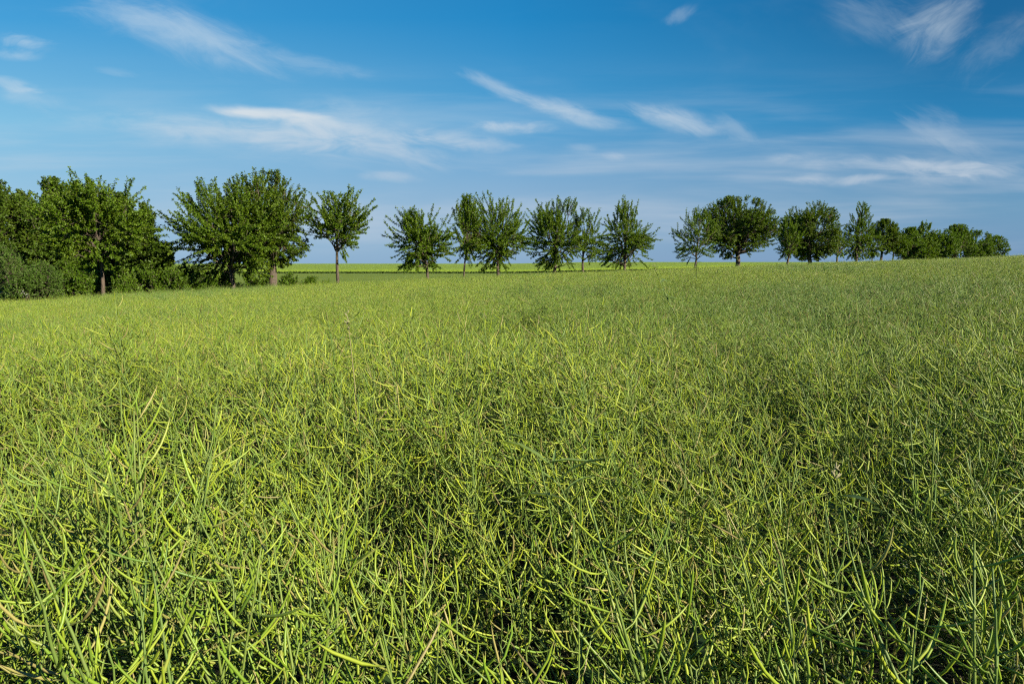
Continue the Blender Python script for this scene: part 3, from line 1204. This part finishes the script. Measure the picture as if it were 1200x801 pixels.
        mb.tube(sh, [0.011, 0.009, 0.007, 0.004], 3, cap=False)
        if rs.uniform() < bare:
            continue
        m_ = max(4, int(L * per_m * 1.75))
        t_ = rs.uniform(0.02, 1.0, m_)[:, None]
        q_ = (1 - t_) ** 2 * p0 + 2 * (1 - t_) * t_ * ((p0 + p1) / 2 + sag) + t_ ** 2 * p1
        dv_ = d_[None] * 0.55 + rs.normal(0, 0.62, (m_, 3)) + np.array([0, 0, -0.28])
        dv_ /= np.linalg.norm(dv_, axis=1, keepdims=True)
        LP.append(q_ + rs.normal(0, 0.02, (m_, 3)))
        LD.append(dv_)
    mb.build("trunk" if style != 'bush' else "stem", [M_BARK], root)
    leaves_mesh(np.concatenate(LP), np.concatenate(LD), leaf * 0.95, rs, mats, crown_name, root, wide)
    return root


def rowY(px, extra=0.0):
    t_ = (px - 600) / F
    return 61 / (1 - 0.88 * t_) + extra


ROW = "trees in the row along the field edge"
CH = [M_CHERRY]
DK = [M_DARK]
T = "tree"
# px, xl, xr, ytop, ybottom, trunk width, style, shoots, ...
grow("cherry_tree", "loose light green tree with pale bare trunk in front of the woodland", T, ROW, 118, rowY(118), 60, 172, 215, 306, 5.5, 'round', 1,
     380, 0.15, CH, lumps=20, per_m=26, shoot=(0.6, 1.3))
grow("cherry_tree", "big spiky cherry tree with bright leafy shoots reaching up to the left", T, ROW, 275, rowY(275), 214, 326, 231, 320, 7, 'low', 2,
     265, 0.15, CH, lumps=26, per_m=30, shoot=(0.7, 1.9), plume=0.75)
grow("cherry_tree", "tall dense cherry tree with thick brown trunk overlapping the spiky one", T, ROW, 323, rowY(323, 1.0), 258, 372, 199, 312, 12, 'round', 33,
     560, 0.16, DK, lumps=26, per_m=32, shoot=(0.6, 1.2))
grow("cherry_tree", "slender vase shaped cherry tree with bare grey trunk standing clear of its neighbours", T, ROW, 396, rowY(396), 357, 433, 227, 298, 4.6, 'vase', 4,
     185, 0.15, CH, lumps=13, per_m=27, shoot=(0.6, 1.3))
grow("cherry_tree", "low spreading cherry tree drooping almost to the crop on its left side", T, ROW, 500, rowY(500), 455, 529, 251, 311, 4.2, 'low', 5,
     270, 0.15, CH, lumps=18, per_m=26, shoot=(0.6, 1.3))
grow("cherry_tree", "narrow upright cherry tree with thin dark trunk left of a wider crown", T, ROW, 544, rowY(544), 525, 572, 234, 307, 2.8, 'round', 6,
     165, 0.15, CH, lumps=11, per_m=24, shoot=(0.6, 1.3))
grow("cherry_tree", "wide cherry tree with ragged top merged with the narrow tree beside it", T, ROW, 583, rowY(583), 548, 619, 233, 312, 4.2, 'low', 7,
     300, 0.15, CH, lumps=18, per_m=26, shoot=(0.6, 1.4))
grow("cherry_tree", "dense cherry tree at the centre with low branches on a short thick trunk", T, ROW, 652, rowY(652), 616, 692, 236, 312, 4.8, 'low', 8,
     310, 0.15, CH, lumps=19, per_m=27, shoot=(0.6, 1.3))
grow("cherry_tree", "thin sparse cherry tree half hidden against the dense central crown", T, ROW, 684, rowY(684), 667, 706, 248, 306, 3.6, 'round', 9,
     95, 0.15, CH, lumps=9, per_m=22, shoot=(0.6, 1.2))
grow("cherry_tree", "pointed cherry tree with wide drooping skirts, standing alone right of centre", T, ROW, 732, rowY(732), 696, 771, 236, 311, 3.8, 'cone', 10,
     300, 0.15, CH, lumps=20, per_m=26, shoot=(0.6, 1.3))
grow("cherry_tree", "small open cherry tree with leaning trunk left of the big round tree", T, ROW, 814, rowY(814), 788, 846, 249, 307, 3.0, 'round', 211,
     170, 0.15, CH, lumps=12, per_m=22, shoot=(0.6, 1.3), lean=0.06)
grow("broadleaf_tree", "big round dark tree with forked dark trunk", T, ROW, 863, rowY(863), 814, 909, 230, 303, 6.5, 'round', 12,
     1050, 0.20, DK, lumps=26, per_m=28, shoot=(0.5, 1.0), fork=0.30)
grow("cherry_tree", "small ragged tree tucked against the left side of a rounded crown", T, ROW, 923, rowY(923, -2), 906, 940, 258, 306, 3.2, 'low', 13,
     120, 0.17, CH, lumps=9, per_m=22, shoot=(0.6, 1.2))
grow("broadleaf_tree", "large rounded tree with thick dark trunk and uneven double top", T, ROW, 950, rowY(950), 914, 984, 235, 305, 5.5, 'round', 14,
     850, 0.21, DK, lumps=22, per_m=27, shoot=(0.5, 1.1))
grow("cherry_tree", "short thin tree filling the gap between the rounded crown and the conical tree", T, ROW, 981, rowY(981), 966, 998, 263, 301, 2.8, 'round', 15,
     120, 0.19, CH, lumps=9, per_m=22, shoot=(0.5, 1.0))
grow("conical_tree", "conical tree with narrow pointed top, tallest in the right part of the row", T, ROW, 1004, rowY(1004), 985, 1026, 237, 302, 3.0, 'cone', 16,
     260, 0.19, CH, lumps=18, per_m=22, shoot=(0.5, 1.1))
grow("cherry_tree", "small tree on a very thin trunk right of the conical tree", T, ROW, 1022, rowY(1022, -3), 1008, 1034, 268, 300, 1.6, 'round', 17,
     130, 0.19, CH, lumps=8, per_m=22, shoot=(0.4, 0.9))
grow("broadleaf_tree", "dark rounded tree with straight black trunk near the right end of the row", T, ROW, 1033, rowY(1033, 2), 1016, 1054, 257, 298, 3.6, 'round', 18,
     460, 0.22, DK, lumps=14, per_m=24, shoot=(0.4, 0.9))
grow("cherry_tree", "pale bushy young tree low beside the dark rounded tree", T, ROW, 1046, rowY(1046), 1036, 1062, 274, 303, 2.0, 'round', 19,
     130, 0.21, CH, lumps=8, per_m=22, shoot=(0.4, 0.9))
FAR = "far trees merging into a hedge at the right end of the row"
far_list = [(1064, 1048, 1082, 267, 304, 'low', "spreading first tree of the far hedge, open underneath at its left"),
            (1080, 1064, 1100, 261, 305, 'cone', "pointed tree in the far hedge, rising a little above its neighbours"),
            (1100, 1082, 1122, 268, 306, 'round', "low rounded tree in the middle dip of the far hedge"),
            (1120, 1100, 1142, 263, 305, 'round', "tallest broad tree of the far hedge, right of its middle dip"),
            (1140, 1122, 1162, 270, 304, 'round', "sloping tree of the far hedge between its tallest tree and its last"),
            (1161, 1142, 1181, 276, 302, 'round', "last rounded tree of the far hedge, at its right end")]
for q, (px, xl, xr, yt, yb, st, lb) in enumerate(far_list):
    grow("hedge_tree", lb, T, FAR, px, rowY(px, -1.0 + (q % 2) * 2), xl, xr, yt, yb + 4, 2.6, st, 60 + q, 560, 0.26, CH if q in (1,) else [M_BUSH], lumps=16, per_m=20, shoot=(0.4, 1.0))

# woodland behind the row at the left
WD = "woodland trees at the left"
wood = [(-14, -62, 32, 206, 340, 47, "round", "woodland tree cut by the left edge of the picture"),
        (34, 10, 60, 224, 338, 51, "round", "dark woodland tree with a low top, second from the left picture edge"),
        (62, 34, 96, 209, 336, 48, "round", "tall woodland tree with spiky bright top shoots, highest of the wood"),
        (103, 72, 136, 217, 336, 55, "round", "dark woodland tree directly behind the loose pale trunked tree"),
        (140, 112, 170, 226, 336, 52, "round", "woodland tree on the slope of the wood right of the pale trunk"),
        (165, 140, 192, 239, 338, 44.6, "round", "dark rounded woodland tree at the right end of the wood"),
        (187, 172, 203, 284, 340, 43.2, "round", "lowest woodland tree at the foot of the wood beside the gap of sky")]
for q, (px, xl, xr, yt, yb, Y, st, lb) in enumerate(wood):
    grow("woodland_tree", lb, T, WD, px, Y, xl, xr, yt, yb, 6, st, 80 + q, int(9.5 * (xr - xl)), 0.19, [M_WOOD], lumps=24, per_m=30, shoot=(0.5, 1.1))

SH = "bushes under the trees at the left"
bush = [(-30, -70, 12, 296, 352, 41.5, [M_WILLOW], "grey green willow bush cut by the left picture edge"),
        (16, -10, 45, 298, 352, 36.6, [M_WILLOW], "tall grey green willow bush nearest the left picture edge"),
        (46, 26, 70, 308, 350, 37.4, [M_WILLOW], "smaller olive grey bush right of the tall willow bush"),
        (86, 66, 110, 312, 350, 38.6, [M_BUSH], "fresh green rounded bush left of the pale bare trunk"),
        (138, 122, 156, 314, 349, 40.5, [M_BUSH], "fresh green rounded bush right of the pale bare trunk"),
        (170, 152, 192, 307, 347, 42.0, [M_BUSH], "dark green bush at the foot of the wood"),
        (203, 188, 222, 312, 345, 42.5, [M_BUSH], "green bush below the gap of sky between wood and cherry trees"),
        (230, 214, 248, 314, 342, 43.8, [M_BUSH], "low green bush left of the spiky cherry tree"),
        (254, 238, 270, 313, 341, 45.0, [M_BUSH], "green bush close to the left of the dark cherry trunk"),
        (292, 278, 309, 317, 339, 47.0, [M_BUSH], "rounded green bush between the two big cherry trunks"),
        (342, 326, 360, 320, 337, 49.5, [M_BUSH], "small dark bush right of the thick brown trunk"),
        (362, 346, 380, 325, 336, 50.5, [M_BUSH], "low bush right of the small dark one, second from the open meadow"),
        (380, 366, 396, 328, 335, 51.5, [M_BUSH], "lowest small bush, last before the open meadow")]
bush += [(70, 48, 94, 306, 345, 47.0, [M_BUSH], "dark bush in the shade of the wood, left of the pale trunk and behind"),
         (112, 92, 134, 305, 345, 47.5, [M_BUSH], "dark bush directly behind the bare pale trunk"),
         (154, 134, 176, 304, 345, 47.0, [M_BUSH], "broad bush behind the fresh green one right of the pale trunk"),
         (188, 172, 206, 306, 342, 46.5, [M_BUSH], "bush between the end of the wood and the gap of sky"),
         (216, 200, 234, 308, 340, 48.0, [M_BUSH], "bush behind the low ones, below the left shoots of the spiky cherry tree"),
         (8, -14, 30, 288, 350, 44.5, [M_WILLOW], "olive grey bush rising behind the tall willow bush"),
         (268, 252, 286, 318, 338, 49.0, [M_BUSH], "bush in the shade right behind the dark cherry trunk"),
         (308, 294, 322, 320, 337, 51.0, [M_BUSH], "bush left of the thick brown trunk")]
for q, (px, xl, xr, yt, yb, Y, mt, lb) in enumerate(bush):
    gz_y = 352
    grow("bush", lb, "bush", SH, px, Y, xl, xr, yt, yb + 14, 1.2, 'bush', 140 + q, int(6 * (xr - xl)), 0.13 if mt[0] is M_BUSH else 0.12, mt, lumps=12, per_m=30,
         shoot=(0.35, 0.8), crown_name="foliage", wide=0.5 if mt[0] is M_BUSH else 0.3)


# ------------------------------------------------------------------ weeds and odd stalks rising out of the crop
def stalk(name, label, cat, tip, basep, Y, r0, mats, leaf_n, leaf_L, head, seed, leafw=0.28, bend=0.0):
    rs = NPR(seed)
    tp = at(tip[0], tip[1], Y)
    bp = at(basep[0], basep[1], Y)
    d_ = tp - bp
    gz = float(ground_z(bp.x, Y))
    p_top = np.array(tp)
    p_mid = np.array(bp) + np.array([bend, 0, 0])
    p_low = np.array([bp.x - d_.x * 0.15, Y, gz])
    root = empty(name, p_low)
    tag(root, label, cat)
    up = bez(p_mid, (p_mid + p_top) / 2 + np.array([bend * 0.6, 0, 0.02]), p_top, 8)
    pts = np.concatenate([[p_low], (p_low + p_mid)[None] / 2, up]) - p_low
    mb = MB()
    mb.tube(pts, np.linspace(r0, r0 * 0.3, len(pts)), 6)
    mb.build("stem", [mats[0]], root)
    for q in range(leaf_n):
        f_ = rs.uniform(0.25, 0.98) * (len(pts) - 3) + 2
        i0 = min(int(f_), len(pts) - 2)
        p = pts[i0] * (1 - (f_ - i0)) + pts[i0 + 1] * (f_ - i0)
        az = rs.uniform(0, 6.28)
        dd = np.array([math.cos(az), math.sin(az), rs.uniform(0.1, 1.3)])
        dd = unit(dd)
        sd_ = unit(np.cross(dd, np.array([0, 0, 1.0])))
        L = leaf_L * rs.uniform(0.6, 1.2)
        m2 = MB()
        vs = []
        for s_, w_ in ((0, .10), (.3, 1), (.65, .8), (1, .04)):
            c = p + dd * s_ * L + np.array([0, 0, -0.35 * L * s_ * s_])
            vs += [c - sd_ * w_ * L * leafw * .5 + np.array([0, 0, .03 * L]), c, c + sd_ * w_ * L * leafw * .5 + np.array([0, 0, .03 * L])]
        m2.add(vs, [(0, 1, 4, 3), (1, 2, 5, 4), (3, 4, 7, 6), (4, 5, 8, 7), (6, 7, 10, 9), (7, 8, 11, 10)])
        m2.build("leaf", [mats[1]], root)
    if head:
        m3 = MB()
        for q in range(head[0]):
            p = pts[-1] + np.array([rs.normal(0, head[1]), rs.normal(0, head[1]), rs.uniform(-head[2], 0.3 * head[2])])
            dd = unit(np.array([rs.normal(0, .6), rs.normal(0, .6), 1]))
            m3.tube([p, p + dd * 0.008, p + dd * 0.018], [0.0010, 0.0026, 0.0005], 5)
        m3.build("seed_head", [mats[2]], root)
    return root


stalk("weed", "tall leafy weed leaning left above the crop, right of the picture centre", "weed", (767, 313), (799, 372), 7.0, 0.008, [M_BLADE, M_BLADE, M_PALE], 16, 0.13, (10, .012, .05), 1, 0.3, -0.05)
stalk("weed", "small upright weed reaching into the sky left of the big round tree", "weed", (817, 293), (816, 330), 22.0, 0.012, [M_WEED, M_WEED, M_WEED], 9, 0.22, None, 2, 0.3)
stalk("grass_stalk", "pale straw coloured grass stalk with whitish head standing above the crop left of centre", "grass stalk", (407, 371), (416, 452), 3.05, 0.003, [M_STRAW, M_BLADE, M_PALE], 2, 0.12, (12, .0025, .06), 3, 0.12)
stalk("wild_grass", "blue green grass plant with broad blades among the pods near the picture centre", "grass plant", (640, 535), (672, 610), 1.62, 0.003, [M_BLADE, M_BLADE, M_PALE], 8, 0.15, None, 4, 0.085)
stalk("dry_flower", "withered whitish flower head on a stalk low in the right part of the crop", "dry flower", (979, 551), (990, 610), 1.62, 0.003, [M_STEM, M_RLEAF, M_PALE], 1, 0.08, (10, .004, .02), 5)
stalk("white_wildflower", "white umbel wildflower at the crop edge below the willow bushes", "wildflower", (29, 344), (31, 356), 36.0, 0.02, [M_WEED, M_WEED, M_WHITE], 4, 0.3, None, 6)
_wf = [o for o in bpy.data.objects if o.name.startswith("white_wildflower")][0]
mb = MB()
rs = NPR(77)
_tp = np.array(at(29, 344, 36.0)) - np.array(_wf.location)
for q in range(18):
    p = _tp + np.array([rs.normal(0, .16), rs.normal(0, .12), rs.normal(0, .09)])
    mb.tube([p, p + np.array([0, 0, .02]), p + np.array([0, 0, .03])], [0.005, 0.02, 0.005], 5)
mb.build("flower_head", [M_WHITE], _wf)
